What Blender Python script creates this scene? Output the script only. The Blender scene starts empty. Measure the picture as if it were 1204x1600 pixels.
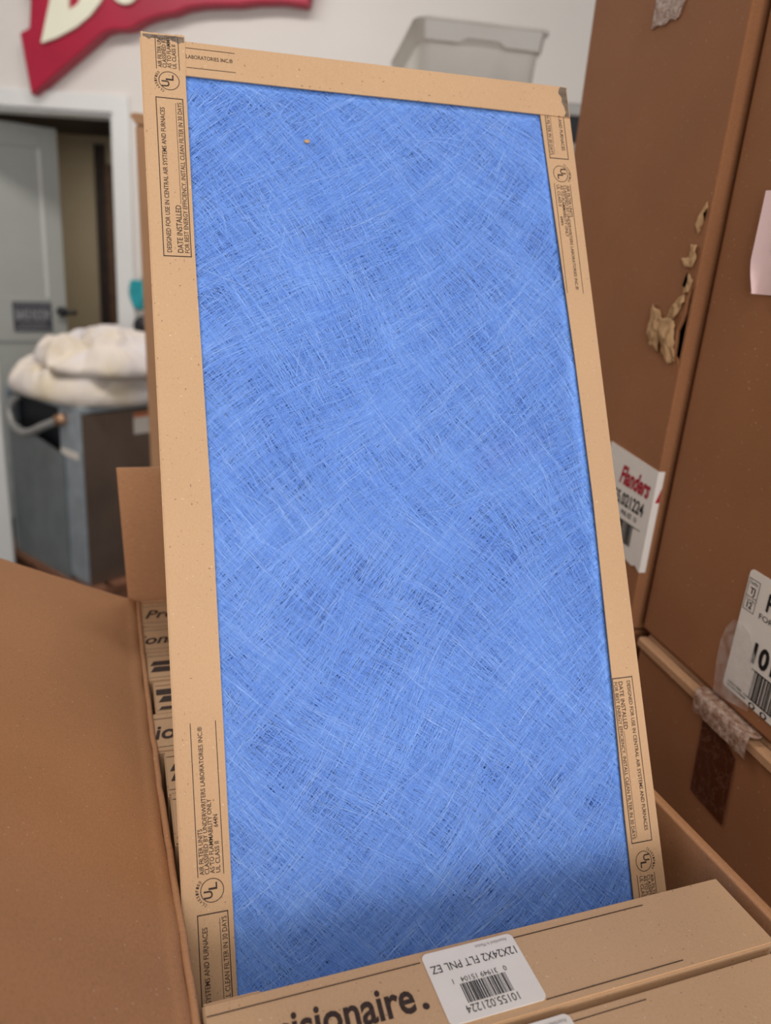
import bpy, bmesh, math, random
import numpy as np
from mathutils import Vector, Matrix, noise
random.seed(7)
R = math.radians

# ------------------------------------------------------------------ camera, world, light
scn = bpy.context.scene
cam_data = bpy.data.cameras.new('camera'); cam = bpy.data.objects.new('camera', cam_data)
scn.collection.objects.link(cam); scn.camera = cam
cam_data.sensor_fit = 'VERTICAL'; cam_data.sensor_height = 36.0; cam_data.lens = 1180/1600*36
cam_data.clip_start = 0.02; cam_data.clip_end = 60
cx = Vector((0.99687684, 0.02526248, 0.07482222))       # camera right
cu = Vector((-0.07897187, 0.31889301, 0.94449494))      # camera up
cf = Vector((0.0, 0.94745398, -0.31989209))             # camera forward
mw = Matrix((cx, cu, -cf)).transposed().to_4x4(); mw.translation = (0, 0, 1.55)
cam.matrix_world = mw
cam_data.dof.use_dof = True; cam_data.dof.focus_distance = 0.44
cam_data.dof.aperture_fstop = 26.55/4.2

scn.view_settings.view_transform = 'Standard'; scn.view_settings.look = 'None'
scn.view_settings.gamma = 1; scn.view_settings.use_curve_mapping = False
scn.view_settings.exposure = 0.0
w = bpy.data.worlds.new('world'); scn.world = w; w.use_nodes = True
w.node_tree.nodes['Background'].inputs[0].default_value = (0.80, 0.88, 1.0, 1)
w.node_tree.nodes['Background'].inputs[1].default_value = 1.0

def area(name, loc, rot, sx, sy, power, col=(1, 1, 1)):
    l = bpy.data.lights.new(name, 'AREA'); l.shape = 'RECTANGLE'; l.size = sx; l.size_y = sy
    l.energy = power; l.color = col
    o = bpy.data.objects.new(name, l); scn.collection.objects.link(o); o.location = loc; o.rotation_euler = rot
    return o
# daylight through the big open shop door behind the photographer
area('daylight_opening', (0.9, -3.0, 1.75), (R(90), 0, 0), 3.2, 2.5, 80, (1.0, 0.975, 0.95))
# unseen fill lamps added overhead to brighten back wall, cartons and filter top
area('added_overhead_fill', (-1.0, 2.25, 3.12), (0, 0, 0), 1.8, 0.4, 34, (1.0, 0.96, 0.92))
area('added_overhead_fill', (0.4, -0.9, 3.12), (0, 0, 0), 1.8, 0.4, 20, (1.0, 0.97, 0.93))
area('added_back_room_fill', (-1.7, 4.7, 2.13), (0, 0, 0), 0.6, 0.3, 6, (1.0, 0.93, 0.82))  # unseen fill lamp added to lift the back room

# ------------------------------------------------------------------ helpers
def lin(r, g, b):
    f = lambda c: (c/255/12.92) if c/255 <= 0.04045 else ((c/255+0.055)/1.055)**2.4
    return (f(r), f(g), f(b), 1)

class NT:
    def __init__(s, name):
        s.m = bpy.data.materials.new(name); s.m.use_nodes = True
        s.t = s.m.node_tree; s.b = s.t.nodes['Principled BSDF']
    def n(s, typ, **kw):
        x = s.t.nodes.new(typ)
        for k, v in kw.items():
            if k in x.inputs.keys(): x.inputs[k].default_value = v
            else: setattr(x, k, v)
        return x
    def l(s, a, b): s.t.links.new(a, b)
    def coord(s, scale=(1, 1, 1), rot=(0, 0, 0)):
        c = s.n('ShaderNodeTexCoord'); m = s.n('ShaderNodeMapping')
        m.inputs['Scale'].default_value = scale; m.inputs['Rotation'].default_value = rot
        s.l(c.outputs['Object'], m.inputs[0]); return m.outputs[0]
    def noise(s, vec, scale, detail=3, rough=0.5):
        x = s.n('ShaderNodeTexNoise'); x.inputs['Scale'].default_value = scale
        x.inputs['Detail'].default_value = detail; x.inputs['Roughness'].default_value = rough
        s.l(vec, x.inputs['Vector']); return x.outputs['Fac']
    def ramp(s, fac, stops):
        x = s.n('ShaderNodeValToRGB'); e = x.color_ramp.elements
        while len(e) < len(stops): e.new(0.5)
        for el, (p, c) in zip(e, stops):
            el.position = p; el.color = c if len(c) == 4 else (*c, 1)
        s.l(fac, x.inputs[0]); return x.outputs[0]
    def mix(s, fac, a, b, mode='MIX'):
        x = s.n('ShaderNodeMix', data_type='RGBA', blend_type=mode)
        for sock, v in ((x.inputs[0], fac), (x.inputs[6], a), (x.inputs[7], b)):
            if hasattr(v, 'is_linked') or hasattr(v, 'links'): s.l(v, sock)
            else: sock.default_value = v
        return x.outputs[2]
    def bump(s, h, strength=0.2, dist=0.001):
        x = s.n('ShaderNodeBump'); x.inputs['Strength'].default_value = strength
        x.inputs['Distance'].default_value = dist; s.l(h, x.inputs['Height']); s.l(x.outputs[0], s.b.inputs['Normal'])
    def set(s, **kw):
        for k, v in kw.items(): s.b.inputs[k].default_value = v
        return s

def plain(name, col, rough=0.6, metal=0.0, var=0.08, scale=8, spec=0.5):
    t = NT(name); v = t.coord()
    f = t.noise(v, scale, 4)
    lo = tuple(c*(1-var) for c in col[:3])+(1,); hi = tuple(min(1, c*(1+var)) for c in col[:3])+(1,)
    t.l(t.ramp(f, [(0.3, lo), (0.7, hi)]), t.b.inputs['Base Color'])
    t.set(Roughness=rough, Metallic=metal); t.b.inputs['Specular IOR Level'].default_value = spec
    return t.m

def card(name, col, blotch=0.10, speck=0.35, flute_axis=None, rough=0.8, spec=0.25, speck_scale=900, streak=0.06):
    t = NT(name); v = t.coord()
    c0 = tuple(c*(1-blotch) for c in col[:3])+(1,); c1 = tuple(min(1, c*(1+blotch)) for c in col[:3])+(1,)
    base = t.ramp(t.noise(v, 9, 4), [(0.3, c0), (0.7, c1)])
    # short pulp fibres
    v2 = t.coord((1.0, 0.5, 0.5) if flute_axis != 'x' else (0.35, 1.0, 1.0))
    f2 = t.noise(v2, 1100 if flute_axis != 'x' else 600, 3, 0.6)
    base = t.mix(1.0, base, t.ramp(f2, [(0.3, (1-streak*2,)*3), (0.7, (1+streak,)*3)]), 'MULTIPLY')
    # flecks, dark and pale
    f3 = t.noise(v, speck_scale, 1, 0.4)
    base = t.mix(speck, base, t.ramp(f3, [(0.22, (0.45, 0.35, 0.28)), (0.32, (1, 1, 1))]), 'MULTIPLY')
    f4 = t.noise(v, 620, 0, 0.4)
    dk = t.ramp(f4, [(0.155, (0.8, 0.8, 0.8)), (0.19, (0, 0, 0))])
    base = t.mix(dk, base, (0.22, 0.13, 0.08, 1))
    f5 = t.noise(t.coord((1, 1, 1), (0.4, 0.9, 0.2)), 640, 0, 0.4)
    lt = t.ramp(f5, [(0.825, (0, 0, 0)), (0.86, (0.45,)*3)])
    base = t.mix(lt, base, (0.85, 0.70, 0.52, 1))
    t.l(base, t.b.inputs['Base Color']); t.set(Roughness=rough); t.b.inputs['Specular IOR Level'].default_value = spec
    t.bump(t.noise(v, 700, 3, 0.6), 0.25, 0.0004)
    return t.m

M = {}
M['chip'] = card('filter_chipboard', lin(205, 167, 129), 0.04, 0.25, streak=0.025)
M['chip_edge'] = card('filter_chipboard_edge', lin(150, 118, 92), 0.15, 0.3)
M['box'] = card('carton_kraft_outside', lin(178, 128, 88), 0.06, 0.25)
M['box_in'] = card('carton_kraft_inside', lin(188, 138, 98), 0.07, 0.25, flute_axis='x', streak=0.05)
M['box_dark'] = card('tall_carton_kraft', lin(158, 106, 70), 0.07, 0.18, speck_scale=600)
M['box_light'] = card('pale_carton_kraft', lin(196, 150, 112), 0.06, 0.15, speck_scale=600)
M['torn'] = card('torn_inner_liner', lin(196, 156, 112), 0.15, 0.2, speck_scale=400)
M['ink'] = plain('printing_ink', lin(66, 52, 46), 0.75, 0, 0.25, 600, 0.2)
M['ink_soft'] = plain('worn_printing_ink', lin(98, 76, 62), 0.8, 0, 0.3, 700, 0.2)
M['ink_black'] = plain('label_black_ink', lin(28, 26, 27), 0.6, 0, 0.1, 300, 0.3)
M['ink_grey'] = plain('label_grey_ink', lin(150, 142, 136), 0.6, 0, 0.1, 300, 0.3)
M['ink_red'] = plain('label_red_ink', lin(176, 22, 44), 0.55, 0, 0.08, 200, 0.3)
M['label'] = plain('white_label_paper', lin(238, 230, 220), 0.45, 0, 0.02, 60, 0.4)
M['pink'] = plain('pale_pink_paper', lin(232, 200, 196), 0.5, 0, 0.03, 60, 0.4)
M['void'] = plain('painted_shade_in_torn_box', lin(14, 10, 8), 0.95, 0, 0.1, 30, 0.0)  # near-black colour carries the shade inside the torn carton
M['wall'] = plain('painted_wall_white', lin(222, 216, 210), 0.7, 0, 0.02, 3)
M['white'] = plain('white_gloss_trim', lin(226, 226, 224), 0.4, 0, 0.02, 5)
M['ceiling'] = plain('ceiling_white', lin(205, 200, 194), 0.8, 0, 0.03, 3)
M['floor'] = plain('dark_sealed_concrete', lin(62, 60, 60), 0.45, 0, 0.25, 4)
M['beige'] = plain('beige_wall_paint', lin(196, 180, 152), 0.8, 0, 0.03, 3)
M['leaf'] = plain('grey_green_door_paint', lin(176, 178, 172), 0.5, 0, 0.03, 6)
M['brownwood'] = plain('brown_door_trim', lin(112, 84, 64), 0.6, 0, 0.2, 20)
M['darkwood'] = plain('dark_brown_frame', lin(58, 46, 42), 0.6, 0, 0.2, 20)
M['pallet'] = plain('pallet_wood', lin(128, 86, 62), 0.8, 0, 0.25, 25)
M['galv'] = plain('galvanised_steel', lin(168, 178, 186), 0.4, 0.3, 0.15, 14)
M['galv_panel'] = plain('grey_steel_panel', lin(124, 132, 134), 0.5, 0.2, 0.12, 9)
M['stainless'] = plain('dark_reflective_steel', lin(128, 110, 98), 0.32, 0.55, 0.2, 4)
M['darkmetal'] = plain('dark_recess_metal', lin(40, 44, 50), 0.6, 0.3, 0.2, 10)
M['greymetal'] = plain('light_grey_metal', lin(170, 168, 164), 0.5, 0.2, 0.06, 5)
M['conduit'] = plain('grey_flexible_conduit', lin(160, 160, 158), 0.45, 0.3, 0.1, 40)
M['brass'] = plain('brass_fitting', lin(190, 150, 120), 0.35, 0.7, 0.1, 40)
M['sign_red'] = plain('crimson_sign_paint', lin(168, 22, 56), 0.4, 0, 0.10, 5)
M['sign_cream'] = plain('cream_sign_face', lin(232, 230, 208), 0.45, 0, 0.02, 8)
M['teal'] = plain('teal_plastic', lin(40, 160, 170), 0.5, 0, 0.15, 30)
M['black'] = plain('black_plastic', lin(30, 31, 34), 0.4, 0, 0.1, 20)
M['plaque'] = plain('dark_plaque_face', lin(70, 70, 78), 0.6, 0, 0.2, 30)
M['plaque_text'] = plain('plaque_grey_lettering', lin(160, 158, 160), 0.6, 0, 0.1, 30)
M['orange'] = plain('orange_warning_band', lin(214, 122, 78), 0.6, 0, 0.05, 30)
M['stain'] = plain('grey_scuffed_board', lin(120, 104, 90), 0.9, 0, 0.35, 260, 0.1)

t = NT('translucent_tote_plastic'); v = t.coord()
t.l(t.ramp(t.noise(v, 5), [(0.3, lin(222, 219, 212)), (0.7, lin(234, 231, 225))]), t.b.inputs['Base Color'])
t.set(Roughness=0.4); t.b.inputs['Transmission Weight'].default_value = 0.25; t.b.inputs['IOR'].default_value = 1.2
M['tote'] = t.m
t = NT('clear_packing_tape'); v = t.coord()
wr = t.noise(t.coord((1, 3, 1)), 60, 5, 0.7)
t.set(Roughness=0.25); t.b.inputs['Base Color'].default_value = (0.9, 0.85, 0.8, 1)
t.l(t.ramp(wr, [(0.40, (0.05,)*3), (0.62, (0.22,)*3)]), t.b.inputs['Alpha']); t.bump(wr, 0.5, 0.002)
M['tape_clear'] = t.m
t = NT('brown_packing_tape'); v = t.coord((1, 1, 0.7))
wr = t.noise(v, 70, 5, 0.6); 
ridge = t.ramp(wr, [(0.485, (0, 0, 0)), (0.5, (0.5, 0.5, 0.5)), (0.515, (0, 0, 0))])
t.l(t.mix(ridge, lin(82, 44, 26), lin(150, 110, 90)), t.b.inputs['Base Color'])
t.set(Roughness=0.28); t.bump(wr, 0.4, 0.002); M['tape_brown'] = t.m
t = NT('crumpled_tape_white'); v = t.coord()
wr = t.noise(v, 160, 5, 0.7)
t.l(t.ramp(wr, [(0.40, lin(136, 96, 72)), (0.68, lin(206, 180, 162))]), t.b.inputs['Base Color'])
t.set(Roughness=0.35); t.bump(wr, 0.6, 0.003); M['tape_crumple'] = t.m

t = NT('cream_cotton_cloth'); v = t.coord()
t.l(t.ramp(t.noise(v, 4.5, 3), [(0.28, lin(214, 198, 166)), (0.42, lin(228, 216, 202)), (0.7, lin(222, 216, 220))]), t.b.inputs['Base Color'])
t.set(Roughness=0.9); t.bump(t.noise(v, 14, 4), 0.4, 0.02); M['cloth'] = t.m

# blue glass-fibre media: backing mat and the loose strands over it
t = NT('blue_fibre_mat')
c = t.n('ShaderNodeTexCoord'); wn_ = t.n('ShaderNodeTexNoise'); wn_.inputs['Scale'].default_value = 7
t.l(c.outputs['Object'], wn_.inputs['Vector'])
va = t.n('ShaderNodeVectorMath', operation='MULTIPLY_ADD'); t.l(wn_.outputs['Color'], va.inputs[0])
va.inputs[1].default_value = (0.05, 0.0, 0.05); t.l(c.outputs['Object'], va.inputs[2])
def cross(rot, sc):
    m = t.n('ShaderNodeMapping', vector_type='TEXTURE'); m.inputs['Rotation'].default_value = (0, rot, 0); m.inputs['Scale'].default_value = (1, 1, 12)
    t.l(va.outputs[0], m.inputs[0]); return t.noise(m.outputs[0], sc, 2, 0.6)
fa, fb = cross(R(42), 1100), cross(R(-52), 1000)
mx = t.n('ShaderNodeMath', operation='MAXIMUM'); t.l(fa, mx.inputs[0]); t.l(fb, mx.inputs[1])
colr = t.ramp(mx.outputs[0], [(0.44, lin(48, 74, 132)), (0.58, lin(74, 112, 190)), (0.74, lin(106, 148, 222))])
t.l(colr, t.b.inputs['Base Color']); t.set(Roughness=0.75); t.bump(mx.outputs[0], 0.6, 0.0008)
M['mat'] = t.m
t = NT('blue_glass_fibre'); at = t.n('ShaderNodeAttribute', attribute_name='tone')
v = t.coord()
c1 = t.ramp(at.outputs['Fac'], [(0.0, lin(88, 136, 226)), (0.5, lin(128, 176, 252)), (1.0, lin(184, 214, 255))])
pz = t.ramp(t.noise(v, 7, 2), [(0.60, (0, 0, 0)), (0.75, (0.35,)*3)])
t.l(t.mix(pz, c1, lin(140, 140, 225)), t.b.inputs['Base Color'])
t.set(Roughness=0.45); M['fibre'] = t.m

# ---- mesh building
def mkobj(name, bm, mat, parent=None, bevel=0, smooth=False, recalc=True):
    if recalc: bmesh.ops.recalc_face_normals(bm, faces=bm.faces)
    me = bpy.data.meshes.new(name); bm.to_mesh(me); bm.free()
    if isinstance(mat, (list, tuple)):
        for m_ in mat: me.materials.append(m_)
    else: me.materials.append(mat)
    if smooth:
        for p in me.polygons: p.use_smooth = True
    o = bpy.data.objects.new(name, me); scn.collection.objects.link(o)
    if parent: o.parent = parent
    if bevel:
        b = o.modifiers.new('bevel', 'BEVEL'); b.width = bevel; b.segments = 2; b.limit_method = 'ANGLE'
    return o
def empty(name, loc, rotz=0, mat=None):
    o = bpy.data.objects.new(name, None); scn.collection.objects.link(o); o.empty_display_size = 0.05
    if mat is not None: o.matrix_world = mat
    else: o.location = loc; o.rotation_euler = (0, 0, rotz)
    return o
def tag(o, label, cat, group=None):
    o['label'] = label; o['category'] = cat
    if group: o['group'] = group
    return o
def struct(o): o['kind'] = 'structure'; return o
def bx(bm, x0, x1, y0, y1, z0, z1, mi=0):
    vs = [bm.verts.new((x, y, z)) for x in (x0, x1) for y in (y0, y1) for z in (z0, z1)]
    for f in ((0, 1, 3, 2), (4, 6, 7, 5), (0, 4, 5, 1), (2, 3, 7, 6), (0, 2, 6, 4), (1, 5, 7, 3)):
        bm.faces.new([vs[i] for i in f]).material_index = mi
    return vs
def box(name, d, mat, parent=None, bevel=0):
    bm = bmesh.new(); bx(bm, *d); return mkobj(name, bm, mat, parent, bevel)
def prism(bm, pts, fr, mi=0):
    """extrude polygon pts (a,b) between fr(a,b,0) and fr(a,b,1)"""
    n = len(pts)
    A = [bm.verts.new(fr(a, b, 0)) for a, b in pts]; B = [bm.verts.new(fr(a, b, 1)) for a, b in pts]
    bm.faces.new(A).material_index = mi; bm.faces.new(B[::-1]).material_index = mi
    for i in range(n):
        j = (i+1) % n; bm.faces.new((A[i], A[j], B[j], B[i])).material_index = mi
    return bm
def tube(bm, pts, r, seg=10, ripple=0):
    pts = [Vector(p) for p in pts]; rings = []
    for i, p in enumerate(pts):
        d = (pts[min(i+1, len(pts)-1)]-pts[max(i-1, 0)]).normalized()
        a = d.orthogonal().normalized(); b = d.cross(a)
        if rings:   # keep frame steady
            a = (pa - d*pa.dot(d)).normalized(); b = d.cross(a)
        pa = a
        rr = r*(1+ripple*(1 if i % 2 else -1))
        rings.append([bm.verts.new(p+(a*math.cos(2*math.pi*k/seg)+b*math.sin(2*math.pi*k/seg))*rr) for k in range(seg)])
    for r0, r1 in zip(rings, rings[1:]):
        for k in range(seg): bm.faces.new((r0[k], r0[(k+1) % seg], r1[(k+1) % seg], r1[k]))
    bm.faces.new(rings[0][::-1]); bm.faces.new(rings[-1])
def spline(ctrl, n=12):
    c = [Vector(p) for p in ctrl]; c = [c[0]*2-c[1]]+c+[c[-1]*2-c[-2]]; out = []
    for i in range(1, len(c)-2):
        for k in range(n):
            u = k/n; p0, p1, p2, p3 = c[i-1:i+3]
            out.append(0.5*((2*p1)+(p2-p0)*u+(2*p0-5*p1+4*p2-p3)*u*u+(3*p1-p0-3*p2+p3)*u**3))
    out.append(c[-2]); return out

def text_bm(bm, s, size, width=None, xf=None, offset=0.0, shear=0.0, clip=None, align='LEFT', rough=0):
    """flat lettering: s laid from local origin along +x; xf(x,y)->Vector; width = total run"""
    cu_ = bpy.data.curves.new('tmp_text', 'FONT'); cu_.body = s; cu_.size = size; cu_.offset = offset*size; cu_.shear = shear
    cu_.resolution_u = 3; cu_.fill_mode = 'FRONT'
    ob = bpy.data.objects.new('tmp_text', cu_); scn.collection.objects.link(ob)
    dg = bpy.context.evaluated_depsgraph_get(); me = bpy.data.meshes.new_from_object(ob.evaluated_get(dg))
    b2 = bmesh.new(); b2.from_mesh(me)
    bpy.data.objects.remove(ob); bpy.data.curves.remove(cu_); bpy.data.meshes.remove(me)
    if not b2.verts: b2.free(); return
    x0 = min(v.co.x for v in b2.verts); x1 = max(v.co.x for v in b2.verts)
    k = (width/(x1-x0)) if width else 1
    run = (x1-x0)*k
    sh = 0 if align == 'LEFT' else (-run/2 if align == 'CENTER' else -run)
    for v in b2.verts: v.co.x = (v.co.x-x0)*k+sh
    if clip:
        for val, no in ((clip[0], (-1, 0, 0)), (clip[1], (1, 0, 0))):
            bmesh.ops.bisect_plane(b2, geom=b2.verts[:]+b2.edges[:]+b2.faces[:], plane_co=(val, 0, 0), plane_no=no, clear_outer=True)
    mp = {v: bm.verts.new(xf(v.co.x, v.co.y)) for v in b2.verts}
    for f in b2.faces:
        try: bm.faces.new([mp[v] for v in f.verts])
        except ValueError: pass
    b2.free()
def quad(bm, x0, x1, y0, y1, xf):
    if x1 <= x0 or y1 <= y0: return
    bm.faces.new([bm.verts.new(xf(a, b)) for a, b in ((x0, y0), (x1, y0), (x1, y1), (x0, y1))])
def outline(bm, x0, x1, y0, y1, t, xf):
    quad(bm, x0, x1, y0, y0+t, xf); quad(bm, x0, x1, y1-t, y1, xf)
    quad(bm, x0, x0+t, y0+t, y1-t, xf); quad(bm, x1-t, x1, y0+t, y1-t, xf)
def ring(bm, c, r, t, xf, n=40):
    for i in range(n):
        a0, a1 = 2*math.pi*i/n, 2*math.pi*(i+1)/n
        bm.faces.new([bm.verts.new(xf(c[0]+q*math.cos(a), c[1]+q*math.sin(a))) for q, a in ((r-t, a0), (r, a0), (r, a1), (r-t, a1))])
def disc(bm, c, r, xf, n=20):
    bm.faces.new([bm.verts.new(xf(c[0]+r*math.cos(2*math.pi*i/n), c[1]+r*math.sin(2*math.pi*i/n))) for i in range(n)])
def roundrect(x0, x1, y0, y1, r, n=5):
    out = []
    for (px, py, a) in ((x1-r, y1-r, 0), (x0+r, y1-r, 90), (x0+r, y0+r, 180), (x1-r, y0+r, 270)):
        for i in range(n+1):
            t_ = R(a+90*i/n); out.append((px+r*math.cos(t_), py+r*math.sin(t_)))
    return out

# ------------------------------------------------------------------ the setting
H0 = 1.2207                                    # top level of the two-high carton stacks
WALL = Matrix.Translation((-1.536, 3.6467, 0)) @ Matrix.Rotation(R(-4), 4, 'Z')
floor = struct(box('floor', (-3.2, 2.7, -3.1, 6.2, -0.05, 0), M['floor']))
ceil = struct(box('ceiling', (-3.2, 2.7, -3.1, 3.3, 3.2, 3.25), M['ceiling']))
bm = bmesh.new()
OX0, OX1, OH = -0.80, 0.222, 2.048             # door opening in wall coordinates
bx(bm, -1.66, OX0, 0, 0.12, 0, 3.2); bx(bm, OX0, OX1, 0, 0.12, OH, 3.2); bx(bm, OX1, 4.25, 0, 0.12, 0, 3.2)
wb = mkobj('wall_back', bm, M['wall']); wb.matrix_world = WALL; struct(wb)
struct(box('wall_left', (-3.3, -3.2, -3.1, 6.2, 0, 3.2), M['wall']))
struct(box('wall_right', (2.7, 2.8, -3.1, 3.6, 0, 3.2), M['wall']))
bm = bmesh.new(); bx(bm, -3.2, -0.75, -3.2, -3.1, 0, 3.2); bx(bm, 2.55, 2.7, -3.2, -3.1, 0, 3.2); bx(bm, -0.75, 2.55, -3.2, -3.1, 3.05, 3.2)
struct(mkobj('wall_front', bm, M['wall']))
# door casing round the opening
dr = empty('door_1', (0, 0, 0)); dr.matrix_world = WALL; struct(dr)
bm = bmesh.new()
bx(bm, OX1, OX1+0.075, -0.018, -0.0005, 0, OH+0.07); bx(bm, OX0-0.075, OX0, -0.018, -0.0005, 0, OH+0.07); bx(bm, OX0, OX1, -0.018, -0.0005, OH, OH+0.07)
bx(bm, OX1-0.015, OX1-0.0005, 0.0, 0.12, 0, OH-0.0005); bx(bm, OX0+0.0005, OX1-0.0155, 0.0, 0.12, OH-0.015, OH-0.0005)
mkobj('door_casing', bm, M['white'], dr, 0.003)
# door leaf: hinged left, swung into the back room
HP = Vector((-2.3, 3.76, 0)); FE = Vector((-1.816, 4.16, 0)); dd = (FE-HP).normalized()
LEAF = Matrix.Translation(HP) @ Matrix.Rotation(math.atan2(dd.y, dd.x), 4, 'Z')
leaf = empty('door_2', (0, 0, 0)); leaf.matrix_world = LEAF; struct(leaf)
bm = bmesh.new(); LW = 0.645
bx(bm, 0, LW, 0.012, 0.040, 0.01, 2.03)
for a in ((0, 0.10), (LW-0.085, LW)): bx(bm, a[0], a[1], 0, 0.012, 0.01, 2.03)
for z0, z1 in ((0.01, 0.22), (0.98, 1.205), (1.93, 2.03)): bx(bm, 0.10, LW-0.085, 0, 0.012, z0, z1)
mkobj('door_leaf', bm, M['leaf'], leaf, 0.002)
box('panel_moulding', (LW-0.098, LW-0.0855, -0.004, 0.0118, 1.206, 1.929), M['white'], leaf, 0.002)
bm = bmesh.new(); hz = 1.14
tube(bm, [(LW-0.03, -0.001, hz), (LW-0.03, -0.05, hz)], 0.024, 14); tube(bm, [(LW-0.03, -0.045, hz), (LW+0.035, -0.045, hz-0.004)], 0.012, 10)
mkobj('door_handle', bm, M['black'], leaf, 0, True)
pl = empty('door_sign', (0, 0, 0)); pl.matrix_world = LEAF @ Matrix.Translation((0.375, -0.006, 1.035))
tag(pl, 'dark grey rectangular sign with pale capitals fixed on the grey open door', 'sign')
box('sign_board', (0, 0.19, -0.004, 0.005, 0, 0.15), M['plaque'], pl, 0.001)
bm = bmesh.new(); xf = lambda a, b: Vector((a, -0.0046, b))
text_bm(bm, 'BAKE ROOM', 0.075, 0.165, lambda a, b: xf(0.012+a, 0.060+b), 0.02)
quad(bm, 0.008, 0.182, 0.136, 0.140, xf); quad(bm, 0.008, 0.182, 0.012, 0.016, xf); quad(bm, 0.03, 0.16, 0.036, 0.040, xf)
mkobj('lettering', bm, M['plaque_text'], pl, recalc=False)
# the back room seen through the doorway
bm = bmesh.new(); bx(bm, -3.2, 0.2, 5.6, 5.7, 0, 2.6); bx(bm, -0.9, -0.8, 3.9, 5.6, 0, 2.6)
struct(mkobj('wall_back_room', bm, M['beige']))
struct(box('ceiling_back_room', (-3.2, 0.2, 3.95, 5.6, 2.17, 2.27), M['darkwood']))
d3 = empty('door_3', (-2.16, 5.6, 0)); struct(d3)
box('door_frame', (0, 0.07, -0.03, -0.001, 0, 2.12), M['darkwood'], d3)
box('door_trim', (0.075, 0.115, -0.04, -0.001, 0, 2.0), M['brownwood'], d3)
box('painted_void', (0.12, 0.6, -0.02, -0.001, 0, 2.12), M['plaque'], d3)  # dark sheet painted as the unlit void past the trim

# ------------------------------------------------------------------ raised wall sign (crimson with cream letters)
sg = empty('wall_sign', (0, 0, 0)); sg.matrix_world = WALL
tag(sg, 'crimson raised wall sign with cream letters high on the white wall', 'sign')
red = [(-0.082, 2.435), (-0.095, 2.338), (-0.138, 2.317), (-0.106, 2.086), (-0.022, 2.150), (0.051, 2.205), (0.152, 2.281), (0.225, 2.337),
       (0.270, 2.350), (0.306, 2.350), (0.345, 2.357), (0.385, 2.380), (0.430, 2.398), (0.480, 2.412), (0.520, 2.418), (0.576, 2.440), (0.640, 2.452), (0.709, 2.458), (0.790, 2.462),
       (0.866, 2.474), (0.97, 2.480), (1.074, 2.473), (1.095, 2.56), (1.05, 2.66), (0.6, 2.74), (0.1, 2.78), (-0.16, 2.74), (-0.14, 2.6)]
bm = bmesh.new(); prism(bm, red, lambda a, b, k: (a, -0.075 if k else -0.002, b))
mkobj('sign_backing', bm, M['sign_red'], sg, 0.008)
lB = [(0.025, 2.70), (0.012, 2.439), (-0.038, 2.280), (0.030, 2.303), (0.115, 2.345), (0.175, 2.388), (0.225, 2.44), (0.25, 2.50), (0.235, 2.55), (0.20, 2.575), (0.24, 2.61), (0.245, 2.66), (0.20, 2.70)]
bm = bmesh.new()
outer = [bm.verts.new((a, -0.092, b)) for a, b in lB]; h1 = [(0.088, 2.405), (0.125, 2.425), (0.15, 2.46), (0.155, 2.50), (0.13, 2.53), (0.095, 2.53)]
h2 = [(0.10, 2.585), (0.14, 2.59), (0.155, 2.62), (0.14, 2.655), (0.10, 2.66)]
loops = [outer, [bm.verts.new((a, -0.092, b)) for a, b in h1], [bm.verts.new((a, -0.092, b)) for a, b in h2]]
ed = []
for L in loops:
    for i in range(len(L)): ed.append(bm.edges.new((L[i], L[(i+1) % len(L)])))
bmesh.ops.triangle_fill(bm, edges=ed, use_beauty=True)
r = bmesh.ops.extrude_face_region(bm, geom=bm.faces[:])
for v_ in [g for g in r['geom'] if isinstance(g, bmesh.types.BMVert)]: v_.co.y += 0.016
mkobj('letter', bm, M['sign_cream'], sg)
for (c0, c1, rx, rz) in ((0.325, 2.535, 0.075, 0.098),):
    bm = bmesh.new()
    n = 28
    for i in range(n):
        for k, (sc) in enumerate((1,)):
            a0, a1 = 2*math.pi*i/n, 2*math.pi*(i+1)/n
            P = [(c0+q*rx*math.cos(a), c1+q*rz*math.sin(a)) for q, a in ((0.45, a0), (1, a0), (1, a1), (0.45, a1))]
            prism(bm, P, lambda a, b, k: (a, -0.092 if k else -0.076, b))
    bmesh.ops.remove_doubles(bm, verts=bm.verts, dist=1e-5)
    mkobj('letter', bm, M['sign_cream'], sg)
for (x0, pts) in ((0, [(0.46, 2.50), (0.50, 2.49), (0.50, 2.66), (0.46, 2.66)]), (0, [(0.60, 2.51), (0.64, 2.52), (0.80, 2.66), (0.76, 2.67)]), (0, [(0.90, 2.53), (0.94, 2.53), (0.93, 2.66), (0.89, 2.66)])):
    bm = bmesh.new(); prism(bm, pts, lambda a, b, k: (a, -0.092 if k else -0.076, b)); mkobj('letter', bm, M['sign_cream'], sg)

# ------------------------------------------------------------------ metal cabinet appliance with cloths
K = Matrix.Translation((-1.211, 2.87, 0)) @ Matrix.Rotation(math.atan2(0.8, 0.6), 4, 'Z')   # local +x = away right, +y = away left
pa = empty('wooden_pallet', (0, 0, 0)); pa.matrix_world = K
tag(pa, 'brown wooden pallet on the dark floor under the grey metal appliance', 'pallet')
for i in range(5): box('deck_board', (-0.03+0.115*i, 0.06+0.115*i, -0.05, 0.72, 0.125, 0.145), M['pallet'], pa)
for y0 in (-0.04, 0.31, 0.63): box('stringer', (-0.03, 0.52, y0, y0+0.07, 0.0, 0.124), M['pallet'], pa)
ap = empty('metal_appliance', (0, 0, 0)); ap.matrix_world = K @ Matrix.Translation((0, 0, 0.146))
tag(ap, 'grey steel kitchen appliance on a pallet, with white cloths piled on top', 'appliance')
bm = bmesh.new()
bx(bm, 0.006, 0.48, 0.005, 0.60, 0.0, 0.02); bx(bm, 0.0, 0.48, 0.0, 0.60, 0.735, 0.755)       # base and top
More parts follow.
